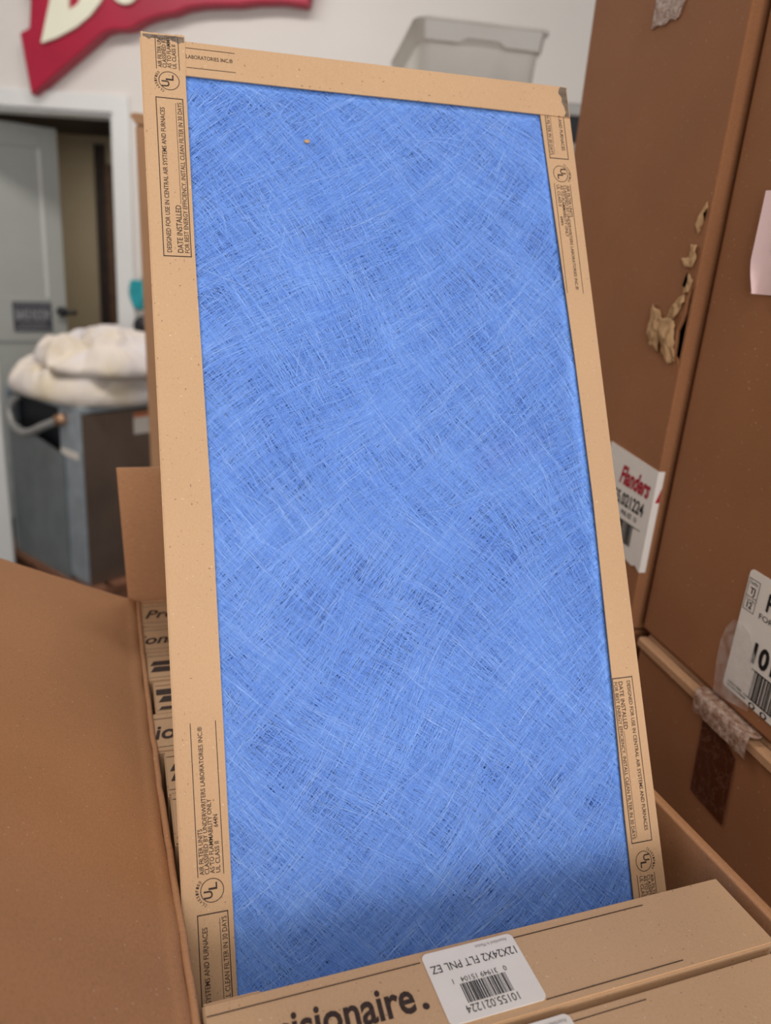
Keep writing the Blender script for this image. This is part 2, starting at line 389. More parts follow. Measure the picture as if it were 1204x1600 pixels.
bx(bm, 0.47, 0.48, 0.006, 0.60, 0.02, 0.735); bx(bm, 0.03, 0.47, 0.59, 0.60, 0.02, 0.735)
mkobj('casing', bm, M['galv'], ap, 0.002)
box('side_panel', (0.006, 0.47, 0.0, 0.005, 0.0, 0.73), M['stainless'], ap)
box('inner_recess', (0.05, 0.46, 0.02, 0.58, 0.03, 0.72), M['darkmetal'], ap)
box('corner_post', (-0.004, 0.03, 0.006, 0.155, 0.02, 0.733), M['galv'], ap, 0.004)
bm = bmesh.new(); prism(bm, [(0.125, 0.0), (0.56, 0.0), (0.56, 0.61), (0.50, 0.61), (0.125, 0.55)], lambda a, b, k: (-0.012 if k else -0.005, a, b))
mkobj('front_panel', bm, M['galv_panel'], ap, 0.002)
box('side_post', (-0.004, 0.03, 0.575, 0.60, 0.0, 0.733), M['galv'], ap, 0.002)
bm = bmesh.new(); bx(bm, -0.006, -0.0045, 0.02, 0.15, 0.545, 0.575); mkobj('adhesive_strip', bm, M['label'], ap)
bm = bmesh.new(); bx(bm, 0.235, 0.33, -0.0025, -0.0005, 0.625, 0.715); mkobj('rating_label', bm, M['label'], ap)
bm = bmesh.new(); bx(bm, 0.235, 0.33, -0.003, -0.0026, 0.695, 0.715); mkobj('label_band', bm, M['orange'], ap)
bm = bmesh.new(); tube(bm, spline([(-0.02, 0.13, 0.690), (-0.045, 0.20, 0.655), (-0.06, 0.32, 0.605), (-0.055, 0.42, 0.615), (-0.045, 0.475, 0.665), (-0.03, 0.47, 0.71), (-0.008, 0.45, 0.735)], 20), 0.016, 12, 0.09)
cd = mkobj('conduit', bm, M['conduit'], ap, 0, True)
bm = bmesh.new(); tube(bm, [(-0.004, 0.10, 0.70), (-0.022, 0.135, 0.688)], 0.024, 12); mkobj('conduit_fitting', bm, M['brass'], cd, 0, True)

def heap(name, mat, cxy, rx, ry, h, zb, label, seed, rot=0, fold=0.05, nx=120, ny=90, grp=None, drop=0.0):
    bm = bmesh.new(); vs = {}
    for i in range(nx+1):
        for j in range(ny+1):
            u, v_ = (i/nx)*2-1, (j/ny)*2-1
            # square -> disc
            px = u*math.sqrt(1-v_*v_/2); py = v_*math.sqrt(1-u*u/2)
            rr = min(1, math.hypot(px, py)); th = math.atan2(py, px)
            edge = 1+0.10*noise.noise(Vector((math.cos(th)*1.6+seed, math.sin(th)*1.6, 0)))
            q = Vector((px*2.2+seed, py*2.2, 0.3*seed))
            wv = Vector((noise.noise(q), noise.noise(q+Vector((7, 3, 1))), 0))*0.9
            f1 = 1-abs(noise.noise(Vector((px*0.8, py*3.2, seed))+wv*1.0))*2
            f2 = 1-abs(noise.noise(Vector((px*1.6, py*5.0, seed+5))+wv*1.4))*2
            dome = (1-rr**3.2)**0.62 if rr < 1 else 0
            z = h*dome*(0.74+0.26*noise.noise(Vector((px*1.3, py*1.3, seed*2)))) + fold*(f1*0.8+f2*0.35)*min(1, (1-rr)*5)
            z = max(z, 0.004)
            bul = 1+0.10*math.sin(min(1, dome)*math.pi)
            vs[i, j] = bm.verts.new((px*rx*edge*bul, py*ry*edge*bul, z))
    for i in range(nx):
        for j in range(ny): bm.faces.new((vs[i, j], vs[i+1, j], vs[i+1, j+1], vs[i, j+1]))
    o = mkobj(name, bm, mat, None, 0, True)
    o.matrix_world = K @ Matrix.Translation((cxy[0], cxy[1], zb)) @ Matrix.Rotation(rot, 4, 'Z')
    s_ = o.modifiers.new('solid', 'SOLIDIFY'); s_.thickness = 0.004; s_.offset = 1
    if label: tag(o, label, 'cloth', grp)
    return o
heap('folded_cloth', M['cloth'], (0.23, 0.29), 0.30, 0.37, 0.13, 0.903, 'cream cloth bundled along the bottom of the pile on the metal appliance', 3.1, 0.0, 0.06)
heap('folded_cloth', M['cloth'], (0.27, 0.22), 0.26, 0.33, 0.10, 1.02, 'cream cloth lying rumpled on top of the pile on the metal appliance', 8.4, -0.3, 0.07)

wbrd = box('white_board', (-0.012, 0.012, 0, 0.10, 0, 1.02), M['white'], None, 0.003)
wbrd.matrix_world = Matrix.Translation((-1.645, 3.11, 0.0)) @ Matrix.Rotation(R(100), 4, 'Z')
tag(wbrd, 'narrow white board standing upright left of the metal appliance', 'board')

# things hanging right of the doorway
hk = empty('hanging_cloth', (0, 0, 0)); hk.matrix_world = WALL @ Matrix.Translation((0.335, -0.002, 1.30))
tag(hk, 'small teal rag hanging on the white wall right of the doorway', 'rag')
bm = bmesh.new(); vs = {}
for i in range(13):
    for j in range(13):
        u, v_ = i/12, j/12
        vs[i, j] = bm.verts.new(((u-0.35)*0.11*(0.35+0.65*math.sin(math.pi*min(1, v_*0.8+0.2)))-0.02, -0.014-0.010*math.sin(u*13+v_*2), -v_*0.13+0.06))
for i in range(12):
    for j in range(12): bm.faces.new((vs[i, j], vs[i+1, j], vs[i+1, j+1], vs[i, j+1]))
o = mkobj('rag', bm, M['teal'], hk, 0, True); s_ = o.modifiers.new('s', 'SOLIDIFY'); s_.thickness = 0.003
bm = bmesh.new(); tube(bm, [(0, 0, 0.06), (0, -0.02, 0.06), (0, -0.022, 0.075)], 0.004, 8); mkobj('hook', bm, M['greymetal'], hk)
kn = empty('wall_hook', (0, 0, 0)); kn.matrix_world = WALL @ Matrix.Translation((0.345, -0.002, 1.155))
tag(kn, 'round black knob fixed on the white wall below the teal rag', 'knob')
bm = bmesh.new(); bmesh.ops.create_uvsphere(bm, u_segments=20, v_segments=12, radius=0.045, matrix=Matrix.Translation((0, -0.04, 0)) @ Matrix.Diagonal((1, 0.7, 1.1, 1)))
mkobj('knob_head', bm, M['black'], kn, 0, True)
bm = bmesh.new(); tube(bm, [(0, 0, 0), (0, -0.02, 0)], 0.02, 12); mkobj('knob_plate', bm, M['black'], kn)

# ------------------------------------------------------------------ cabinet with tote, cartons behind the filter
cb = empty('storage_cabinet', (0.14, 2.08, 0))
tag(cb, 'light grey metal cabinet with dark gap under its top, behind the filter', 'cabinet')
box('cabinet_body', (-0.25, 0.33, -0.25, 0.30, 0, 1.814), M['greymetal'], cb, 0.004)
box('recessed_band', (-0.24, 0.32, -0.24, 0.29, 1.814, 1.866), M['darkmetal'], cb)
box('cabinet_top', (-0.25, 0.33, -0.25, 0.30, 1.866, 1.892), M['greymetal'], cb, 0.004)
tt = empty('plastic_tote', (0.125, 1.86, 1.893), R(8))
tag(tt, 'translucent white plastic tote standing on the grey cabinet against the white wall', 'storage tote')
bm = bmesh.new(); rings = []
def rr_ring(hw, hd, r, z, cyo=0.21): return [bm.verts.new((a, cyo+b, z)) for a, b in roundrect(-hw, hw, -hd, hd, r, 6)]
prof = [(0.124, 0.20, 0.0), (0.127, 0.202, 0.004), (0.133, 0.21, 0.118), (0.134, 0.211, 0.122), (0.139, 0.217, 0.124), (0.143, 0.222, 0.165), (0.149, 0.228, 0.167), (0.149, 0.228, 0.174), (0.139, 0.217, 0.174), (0.130, 0.206, 0.115), (0.116, 0.19, 0.008)]
for hw, hd, z in prof: rings.append(rr_ring(hw, hd, 0.03, z*0.80))
for a, b in zip(rings, rings[1:]):
    for k in range(len(a)): bm.faces.new((a[k], a[(k+1) % len(a)], b[(k+1) % len(b)], b[k]))
bm.faces.new(rings[0][::-1]); bm.faces.new(rings[-1])
mkobj('tote_body', bm, M['tote'], tt, 0, True)
bm = bmesh.new()
prism(bm, [(-0.125, 0.120), (-0.05, 0.120), (-0.035, 0.132), (0.035, 0.132), (0.05, 0.120), (0.125, 0.120), (0.128, 0.166), (-0.128, 0.166)], lambda a, b, k: (a, -0.0145 if k else -0.0105, b*0.80))
mkobj('handle_rim', bm, M['tote'], tt, 0.002)
bc = box('folded_sheet', (-0.004, 0.004, 0.03, 0.36, 0.0, 0.085), M['plaque'], None)
bc.matrix_world = Matrix.Translation((0.12, 1.88, 1.906)) @ Matrix.Rotation(R(-8), 4, 'Z') @ Matrix.Rotation(R(38), 4, 'Y')
tag(bc, 'dark folder lying slanted inside the translucent plastic tote', 'folder')

def plain_carton(name, label, m, dims, mat, cat='cardboard box'):
    e_ = empty(name, (0, 0, 0)); e_.matrix_world = m; tag(e_, label, cat)
    X, Y, Z = dims
    box('carton_body', (0, X, 0, Y, 0, Z), mat, e_, 0.003)
    for s0, s1 in ((0.0, Y/2-0.001), (Y/2+0.001, Y)): box('top_flap', (0.001, X-0.001, s0+0.001, s1, Z+0.0003, Z+0.004), mat, e_, 0.0012)
    return e_
plain_carton('cardboard_box', 'brown cardboard box in front of the grey cabinet, behind the blue filter', Matrix.Translation((0.02, 1.25, 0)) @ Matrix.Rotation(R(3), 4, 'Z'), (0.30, 0.36, 1.715), M['box_dark'])
tc = empty('tall_carton', (0, 0, 0)); tc.matrix_world = Matrix.Translation((-0.513, 1.63, 0.0)) @ Matrix.Rotation(R(12), 4, 'Z') @ Matrix.Rotation(R(-1.1), 4, 'Y')
tag(tc, 'tall narrow pale brown carton standing behind the blue filter at its left edge', 'cardboard box')
box('carton_body', (0, 0.20, 0, 0.30, 0.006, 1.755), M['box_light'], tc, 0.004)
bm = bmesh.new(); prism(bm, [(-0.010, 1.772), (-0.004, 1.778), (0.20, 1.768), (0.20, 1.757), (0.002, 1.757)], lambda a, b, k: (a, 0.29 if k else 0.002, b)); mkobj('bent_top_flap', bm, M['box_light'], tc, 0.002)

# ------------------------------------------------------------------ the right-hand stack of cartons
ST = Matrix.Translation((0.26356, 0.68831, 0)) @ Matrix.Rotation(math.atan2(-0.97384, 0.22723), 4, 'Z')
# local x: towards the viewer, local y: away to the right (into the cartons)
def in_stack(x=0, y=0, z=0): return ST @ Matrix.Translation((x, y, z))
LX, LY, LZ = 0.565, 0.31, 0.607

def stack_carton(label, m, dims, mat=M['box_dark'], rim=False, body=None):
    X, Y, Z = dims or (0, 0, 0); e_ = empty('filter_carton', (0, 0, 0)); e_.matrix_world = m; tag(e_, label, 'cardboard box')
    if body: body(e_)
    else: box('carton_body', (0, X, 0, Y, 0, Z), mat, e_, 0.003)
    return e_
low = stack_carton('brown carton low in the right stack, brown tape folded over its top edge', in_stack(0.012, -0.004, 0.612), (LX, LY, 0.592))
# rounded double top edge: flap fold and its crack line
bm = bmesh.new(); N_ = 60
for (y0, y1, z0, z1, ph) in ((-0.003, 0.0065, 0.5925, 0.601, 0.0), (0.0075, 0.15, 0.5925, 0.6035, 2.0)):
    rows = []
    for i in range(N_+1):
        x = LX*i/N_; wv = 0.0012*noise.noise(Vector((x*22, ph, 0)))
        yy0, yy1 = y0+(wv if y0 > 0 else 0), y1+wv
        rows.append([bm.verts.new((x, yy0, z0)), bm.verts.new((x, yy0, z1-0.002)), bm.verts.new((x, yy0+0.002, z1)), bm.verts.new((x, yy1-0.001, z1)), bm.verts.new((x, yy1, z0))])
    for a, b in zip(rows, rows[1:]):
        for k in range(5): bm.faces.new((a[k], a[(k+1) % 5], b[(k+1) % 5], b[k]))
    bm.faces.new(rows[0]); bm.faces.new(rows[-1][::-1])
mkobj('top_flap', bm, M['box_light'], low)
bm = bmesh.new()
prism(bm, [(0.111, 0.592), (0.158, 0.575), (0.162, 0.513), (0.117, 0.513)], lambda a, b, k: (a, -0.0012 if k else -0.0002, b))
tp = mkobj('packing_tape', bm, M['tape_brown'], low)
bm = bmesh.new(); vs = {}
for i in range(31):
    for j in range(9):
        x = 0.100+0.072*i/30; v_ = j/8
        y = -0.0052+0.020*max(0, v_-0.25)/0.75; z = 0.584+0.0205*min(1, v_*4) + 0.0012*noise.noise(Vector((x*110, v_*4, 3)))
        vs[i, j] = bm.verts.new((x+0.004*noise.noise(Vector((v_*3, i*0.2, 8))), y-0.0006*noise.noise(Vector((x*120, v_*4, 1))), z+0.001))
for i in range(30):
    for j in range(8): bm.faces.new((vs[i, j], vs[i+1, j], vs[i+1, j+1], vs[i, j+1]))
mkobj('crumpled_tape_end', bm, M['tape_crumple'], low, 0, True)
stack_carton('plain brown carton on the floor at the bottom of the right stack, near side', in_stack(0.012, -0.002, 0.002), (LX, LY, LZ))
stack_carton('plain brown carton on the floor at the far bottom of the right stack', in_stack(-0.320, -0.012, 0.002), (0.315, 0.56, LZ))
stack_carton('brown carton under the torn one, far side of the right stack', in_stack(-0.320, -0.016, 0.612), (0.315, 0.56, 0.598))

up = stack_carton('large brown carton with shipping label and black number, upper right foreground', in_stack(0.004, 0.0, 1.219), (LX, LY, 0.625))
Z0 = 1.219
fa_ = lambda a, b: Vector((a-0.004, -0.0012, b+H0-Z0))           # a: along stack, b: height above H0
# shipping label on the near carton
bm = bmesh.new(); prism(bm, [(x-0.004, z) for x, z in roundrect(0.131, 0.290, 0.0125, 0.1175, 0.004)], lambda a, b, k: (a, -0.0009 if k else -0.0002, b+0.0017))
lb = mkobj('shipping_label', bm, M['label'], up)
bm = bmesh.new()
outline(bm, 0.1325, 0.1455, 0.0838, 0.1105, 0.0005, fa_); quad(bm, 0.133, 0.145, 0.0955, 0.096, fa_)
T_ = lambda s, x, z, sz, wd=None, off=0.0, al='LEFT': text_bm(bm, s, sz, wd, lambda a, b: fa_(x+a, z+b), off, 0, None, al)
T_('Facility', 0.139, 0.1062, 0.0040, 0.0085, 0, 'CENTER'); T_('TJ', 0.139, 0.0985, 0.0075, None, 0.02, 'CENTER')
T_('Case Qty', 0.139, 0.0922, 0.0035, 0.0095, 0, 'CENTER'); T_('12', 0.139, 0.0862, 0.0075, None, 0.02, 'CENTER')
T_('PRECISIONAIRE', 0.157, 0.093, 0.020, 0.11, 0.03); T_('FOR INDOOR USE', 0.1520, 0.0840, 0.0065, 0.07)
T_('10155.021224', 0.1555, 0.0480, 0.0235, 0.12, 0.035)
quad(bm, 0.1585, 0.28, 0.0425, 0.0434, fa_); quad(bm, 0.1560, 0.28, 0.0186, 0.0195, fa_)
x = 0.1620; rnd = random.Random(4)
while x < 0.275:
    w_ = rnd.choice((0.0006, 0.0006, 0.0012, 0.0018)); quad(bm, x, x+w_, 0.0195, 0.0425, fa_); x += w_+rnd.choice((0.0006, 0.0008, 0.0014))
T_('0 0 3 1 9 4 9', 0.164, 0.0125, 0.0068, 0.09)
T_('Assembled in Mexico', 0.1362, 0.0185, 0.0030, 0.0175, 0.03); T_('Hecho en Mexico con componentes', 0.1362, 0.0155, 0.0028, 0.0235, 0.03)
mkobj('label_print', bm, M['ink_black'], lb, recalc=False)
bm = bmesh.new()   # clear tape smoothed over the label corner
prism(bm, [(0.122, 0.062), (0.128, 0.071), (0.140, 0.0715), (0.150, 0.068), (0.159, 0.055), (0.164, 0.040), (0.166, 0.0085), (0.135, 0.002), (0.124, 0.001), (0.119, 0.030), (0.1185, 0.048)], lambda a, b, k: (a-0.004, -0.0024 if k else -0.0020, b+0.0017))
mkobj('clear_tape', bm, M['tape_clear'], up)
# pink slip curling off the carton
bm = bmesh.new(); vs = {}
for i in range(13):
    for j in range(13):
        a = 0.060+0.055*i/12; b = 0.323+0.075*j/12
        if j < 4: a = max(a, 0.060+0.004*(4-j)**1.3*0.4) if i == 0 else a
        vs[i, j] = bm.verts.new((a-0.004-0.004*(j/12)*0+0.004*(0.5-abs(j/12-0.4))*0, -0.0012-0.008*max(0, 1-i/5)**2, b+0.0017))
for i in range(12):
    for j in range(12): bm.faces.new((vs[i, j], vs[i+1, j], vs[i+1, j+1], vs[i, j+1]))
pk = mkobj('pink_slip', bm, M['pink'], up, 0, True)
pk['label'] = 'pale pink paper slip curling at its edge'
bm = bmesh.new(); text_bm(bm, 'M', 0.006, None, lambda a, b: Vector((0.070+a, -0.0036, 0.356+b))); mkobj('slip_print', bm, M['ink_grey'], pk, recalc=False)

# far carton with the torn corner; stands 2 cm proud of its neighbour
FY = -0.009; FX0, FX1 = -0.300, -0.006
def far_body(e_):
    bm = bmesh.new(); fz = 0.65
    # left face (toward the lifted filter) with ragged notch at the near corner
    notch = [(-0.010, 0.3262+0.004), (-0.0125, 0.3286), (-0.0150, 0.3204), (-0.0145, 0.3100), (-0.0170, 0.3018), (-0.0215, 0.2932), (-0.0200, 0.2840), (-0.0190, 0.2718), (-0.0105, 0.2690)]
    pts = [(FX0, 0), (FX1, 0), (FX1, 0.262)]+[(a, b) for a, b in reversed(notch)]+[(FX1, 0.3330), (FX1, fz), (FX0, fz)]
    prism(bm, pts, lambda a, b, k: (a, FY if k else FY+0.004, b))
    bx(bm, FX1-0.004, FX1+0.0004, FY+0.0004, FY+0.50, 0, fz)              # near face
    bx(bm, FX0, FX0+0.004, FY+0.0042, FY+0.50, 0, fz); bx(bm, FX0+0.0042, FX1-0.0042, FY+0.49, FY+0.50, 0, fz)
    bx(bm, FX0+0.0042, FX1-0.0042, FY+0.0042, FY+0.4898, 0, 0.004); bx(bm, FX0+0.0042, FX1-0.0042, FY+0.0042, FY+0.4898, fz-0.004, fz)
    mkobj('carton_body', bm, M['box_dark'], e_, 0.0012)
far = stack_carton('tall brown carton with a torn corner and red-lettered label, far side of the right stack', in_stack(0, 0, 1.2125), None, body=far_body)
box('painted_inner_shade', (FX0+0.03, FX1-0.012, FY+0.03, FY+0.45, 0.006, 0.64), M['void'], far)  # solid block painted near-black as the carton's inner shade
# torn liner shreds round the hole
def shred(outl, lift, seed, amp, dx=-0.005):
    outl = [(a+dx, b) for a, b in outl]
    bm = bmesh.new(); c0 = Vector((sum(a for a, b in outl)/len(outl), sum(b for a, b in outl)/len(outl)))
    nr = 7; rows = []
    dense = []
    for i in range(len(outl)):
        a = Vector(outl[i]); b = Vector(outl[(i+1) % len(outl)])
        for k in range(4): dense.append(a.lerp(b, k/4))
    for r_ in range(nr+1):
        row = []
        for p in dense:
            q = c0.lerp(p, max(0.02, r_/nr))
            h_ = lift*(0.35+0.65*(1-(r_/nr)**2)) + amp*noise.noise(Vector((q.x*150+seed, q.y*90, seed)))+amp*0.55*noise.noise(Vector((q.x*330+seed, q.y*250, seed)))
            jit = 0.0016*noise.noise(Vector((q.x*300, q.y*300, seed+9))) if r_ == nr else 0
            row.append(bm.verts.new((q.x+jit, FY-0.0008-max(0.0002, h_), q.y+jit)))
        rows.append(row)
    for a, b in zip(rows, rows[1:]):
        for k in range(len(a)): bm.faces.new((a[k], a[(k+1) % len(a)], b[(k+1) % len(b)], b[k]))
    bm.faces.new(rows[0])
    o = mkobj('torn_liner', bm, M['torn'], far, 0, True); s_ = o.modifiers.new('s', 'SOLIDIFY'); s_.thickness = 0.0007
    return o
shred([(-0.0594, 0.312), (-0.052, 0.314), (-0.044, 0.306), (-0.036, 0.301), (-0.038, 0.285), (-0.035, 0.272), (-0.042, 0.271), (-0.049, 0.277), (-0.058, 0.290)], 0.004, 1.3, 0.0045, -0.008)
shred([(-0.042, 0.302), (-0.028, 0.304), (-0.020, 0.300), (-0.017, 0.290), (-0.012, 0.276), (-0.009, 0.267), (-0.018, 0.263), (-0.030, 0.272), (-0.040, 0.284)], 0.004, 4.7, 0.0040)
shred([(-0.036, 0.303), (-0.030, 0.313), (-0.022, 0.322), (-0.014, 0.326), (-0.012, 0.319), (-0.0165, 0.312), (-0.0205, 0.304)], 0.0015, 7.9, 0.0035)
shred([(-0.017, 0.326), (-0.016, 0.340), (-0.010, 0.343), (-0.007, 0.337), (-0.009, 0.327)], 0.001, 2.2, 0.0025)
shred([(-0.028, 0.355), (-0.017, 0.353), (-0.016, 0.368), (-0.009, 0.366), (-0.0065, 0.357), (-0.010, 0.348), (-0.019, 0.348)], 0.001, 3.9, 0.003)
shred([(-0.017, 0.384), (-0.012, 0.395), (-0.0065, 0.402), (-0.0062, 0.393), (-0.009, 0.388), (-0.0085, 0.380), (-0.012, 0.376)], 0.001, 5.5, 0.0025)
bm = bmesh.new(); prism(bm, [(-0.0105, 0.392), (-0.0068, 0.396), (-0.0072, 0.386)], lambda a, b, k: (a, FY-0.0035 if k else FY-0.003, b)); mkobj('painted_gap_shade', bm, M['void'], far); bm = bmesh.new(); prism(bm, [(-0.019, 0.333), (-0.0155, 0.344), (-0.013, 0.338), (-0.015, 0.331)], lambda a, b, k: (a, FY-0.005 if k else FY-0.0045, b)); mkobj('painted_gap_shade', bm, M['void'], far)  # black patches painted as the shade in small tears
# label wrapped round the near corner
dz = H0-1.2125
bm = bmesh.new()
prism(bm, [(-0.100, 0.163), (-0.006, 0.157), (-0.006, 0.054), (-0.014, 0.058), (-0.020, 0.055), (-0.100, 0.066)], lambda a, b, k: (a, FY-0.0010 if k else FY-0.0002, b+dz))
bx(bm, FX1+0.0005, FX1+0.0012, FY-0.0010, -0.003, 0.054+dz, 0.157+dz)
fl = mkobj('shipping_label', bm, M['label'], far)
ff = lambda a, b: Vector((a, FY-0.0014, b+dz))
bm = bmesh.new(); text_bm(bm, 'Flanders', 0.026, 0.0580, lambda a, b: ff(-0.0700+a, 0.1285-0.02*a+b), 0.03, 0.35)
bm.faces.new([bm.verts.new(Vector((FX1+0.0014, y, z+dz))) for y, z in ((-0.0075, 0.126), (-0.0032, 0.126), (-0.0032, 0.141))])
mkobj('brand_lettering', bm, M['ink_red'], fl, recalc=False)
bm = bmesh.new(); text_bm(bm, '10155.021224', 0.0185, 0.078, lambda a, b: ff(-0.0950+a, 0.1075+b), 0.02)
text_bm(bm, 'PNL EZ  12', 0.0065, 0.030, lambda a, b: ff(-0.0560+a, 0.0985+b), 0.02)
quad(bm, -0.095, -0.0165, 0.0925, 0.0933, ff); x = -0.094; rnd = random.Random(9)
while x < -0.030:
    w_ = rnd.choice((0.0008, 0.0016, 0.0022)); quad(bm, x, x+w_, 0.071, 0.0925, ff); x += w_+rnd.choice((0.0007, 0.0012))
mkobj('label_print', bm, M['ink_black'], fl, recalc=False)
bm = bmesh.new(); prism(bm, [(-0.158, 0.65), (-0.102, 0.650), (-0.103, 0.590), (-0.1055, 0.573), (-0.111, 0.562), (-0.116, 0.560), (-0.126, 0.563), (-0.136, 0.560), (-0.147, 0.563), (-0.1585, 0.562)], lambda a, b, k: (a, FY-0.0014 if k else FY-0.0006, b)); mkobj('packing_tape', bm, M['tape_crumple'], far)

# ------------------------------------------------------------------ the open carton and its filters
BOXM = Matrix.Translation((-0.06424, 0.25002, H0)) @ Matrix.Rotation(R(20.53), 4, 'Z')    # x along the edge, y away from viewer
oc = empty('open_carton', (0, 0, 0)); oc.matrix_world = BOXM
tag(oc, 'open corrugated carton of air filters with its left and rear flaps raised', 'cardboard box')
Bx0, Bx1, By0, By1, Bz = -0.0165, 0.3065, -0.142, 0.4335, -0.606; th = 0.0042
bm = bmesh.new()
bx(bm, Bx0, Bx0+th, By0, By1, Bz, 0.0); bx(bm, Bx1-th, Bx1, By0, By1, Bz, 0.0)
bx(bm, Bx0+th, Bx1-th, By0, By0+th, Bz, 0.0); bx(bm, Bx0+th, Bx1-th, By1-th, By1, Bz, 0.0); bx(bm, Bx0+th, Bx1-th, By0+th, By1-th, Bz, Bz+th)
mkobj('carton_body', bm, M['box_in'], oc, 0.0012)
# left flap: rises outward; slightly buckled sheet with a rounded fold
def sheet(name, fn, nu, nv, thick, mat, parent):
    bm = bmesh.new(); vs = {}
    for i in range(nu+1):
        for j in range(nv+1): vs[i, j] = bm.verts.new(fn(i/nu, j/nv))
    for i in range(nu):
        for j in range(nv): bm.faces.new((vs[i, j], vs[i+1, j], vs[i+1, j+1], vs[i, j+1]))
    o = mkobj(name, bm, mat, parent, 0, True); s_ = o.modifiers.new('s', 'SOLIDIFY'); s_.thickness = thick; s_.offset = -1
    b_ = o.modifiers.new('b', 'BEVEL'); b_.width = 0.0008; b_.segments = 2; b_.limit_method = 'ANGLE'; b_.angle_limit = R(50)
    return o
def lf(u, v):
    y = By0+0.002+(By1-By0-0.004)*v
    s = 0.152*u; ang = R(24.5+ (1-v)*22)
    fold = min(1, s/0.006)
    x = Bx0+0.001 - s*math.cos(ang) + 0.010*min(1, (1-v)/0.75)**2
    z = 0.0015+s*math.sin(ang)+0.0016*math.exp(-((s-0.004)/0.004)**2)+0.0012*noise.noise(Vector((s*14, y*9, 2)))*u
    yy = y+(0.0012*noise.noise(Vector((s*90, 1, 5))) if v > 0.999 else 0)
    x += 0.0010*noise.noise(Vector((y*30, 3, 3)))*(1-u)
    return Vector((x, yy, z))
sheet('carton_flap', lf, 60, 80, 0.0038, M['box'], oc)
bm = bmesh.new()   # rough crease bead along the left fold
tube(bm, [(Bx0+0.0024+0.010*min(1, (1-k/60)/0.75)**2+0.0008*noise.noise(Vector((k*0.5, 2, 2))), By0+0.003+(By1-By0-0.003)*k/60, 0.0012+0.0008*noise.noise(Vector((k*0.7, 0, 1)))) for k in range(61)], 0.0021, 8)
mkobj('fold_edge', bm, M['box_in'], oc, 0, True)
def rf(u, v):
    x = Bx0-0.006+(Bx1-Bx0+0.008)*u-0.006*v*(1-u); s = 0.131*v
    return Vector((x, By1-0.001+s*0.03+0.001*noise.noise(Vector((x*9, s*12, 7)))*v, 0.0015+s+(0.0006*noise.noise(Vector((x*80, 1, 4))) if v > 0.99 else 0)))
o = sheet('carton_flap', rf, 50, 20, 0.0038, M['box_in'], oc)
sheet('carton_flap', lambda u, v: Vector((Bx1+0.002+0.01*u+0.004*u, By0+(By1-By0)*v, 0.0005-0.15*u)), 6, 10, 0.0035, M['box'], oc)
sheet('carton_flap', lambda u, v: Vector((Bx0+(Bx1-Bx0)*v, By0-0.0045-0.014*u, -0.001-0.15*u)), 6, 10, 0.0035, M['box'], oc)
bb = stack_carton('closed brown carton directly under the open one, mostly hidden', Matrix.Translation((0, 0, 0)) @ BOXM @ Matrix.Translation((Bx0, By0, -H0+0.001)), (Bx1-Bx0, By1-By0, H0+Bz-0.003), M['box'])

# ---- panel filters. local: x across (0..W), y thickness away (0..T), z up (0 = top edge)
W_, T_h, L_ = 0.292, 0.043, 0.597
def chan(axis, lip_poly, y_lip, wall, back=True):
    bm = bmesh.new()
    prism(bm, lip_poly, lambda a, b, k: (a, y_lip if k else y_lip+0.0008, b))
    bx(bm, *wall)
    if back: prism(bm, [(a, b) for a, b in lip_poly], lambda a, b, k: (a, T_h-y_lip-0.0008 if k else T_h-y_lip, b))
    return bm
def jag(p0, p1, n, amp, seed):
    out = []
    for i in range(n+1):
        u = i/n; out.append((p0[0]+(p1[0]-p0[0])*u, p0[1]+(p1[1]-p0[1])*u+amp*noise.noise(Vector((i*1.7, seed, 0)))))
    return out
left_poly = [(0, -L_), (0.0252, -L_), (0.0258, -0.45), (0.0264, -0.30), (0.0250, -0.15), (0.0252, -0.03), (0.0262, 0.001)]+jag((0.0258, 0.003), (0.0, 0.0022), 12, 0.0016, 3)
top_poly = [(0.001, -0.0232), (0.10, -0.0236), (0.20, -0.0232), (0.291, -0.0236), (0.2905, -0.0005), (0.001, -0.0005)]
right_poly = [(W_, -L_+0.001), (0.2680, -L_+0.001), (0.2690, -0.50), (0.2715, -0.42), (0.2735, -0.30), (0.2725, -0.20), (0.2695, -0.08), (0.2675, -0.002), (W_-0.0006, -0.002)]
bot_poly = [(0.001, -L_), (0.291, -L_), (0.291, -L_+0.024), (0.001, -L_+0.024)]

def make_filter(lifted=False):
    e_ = empty('air_filter', (0, 0, 0)); lp = left_poly if lifted else left_poly[:6]+[(0.0255, -0.0003), (0, -0.0003)]
    rl = mkobj('frame_rail', chan('z', lp, -0.0020, (-0.0008, 0.0, -0.0012, T_h+0.0012, -L_, -0.001)), M['chip'], e_)
    rt = mkobj('frame_rail', chan('x', top_poly, -0.0011, (0.0, W_, -0.0003, T_h+0.0003, -0.0006, 0.0004)), M['chip'], e_)
    rr_ = mkobj('frame_rail', chan('z', right_poly, -0.0002, (W_-0.0008, W_, 0.0006, T_h-0.0006, -L_, -0.0010)), M['chip'], e_)
    rb = mkobj('frame_rail', chan('x', bot_poly, -0.0011, (0.0, W_-0.001, 0.0, T_h, -L_-0.0008, -L_)), M['chip'], e_)
    return e_, rl, rt, rr_, rb

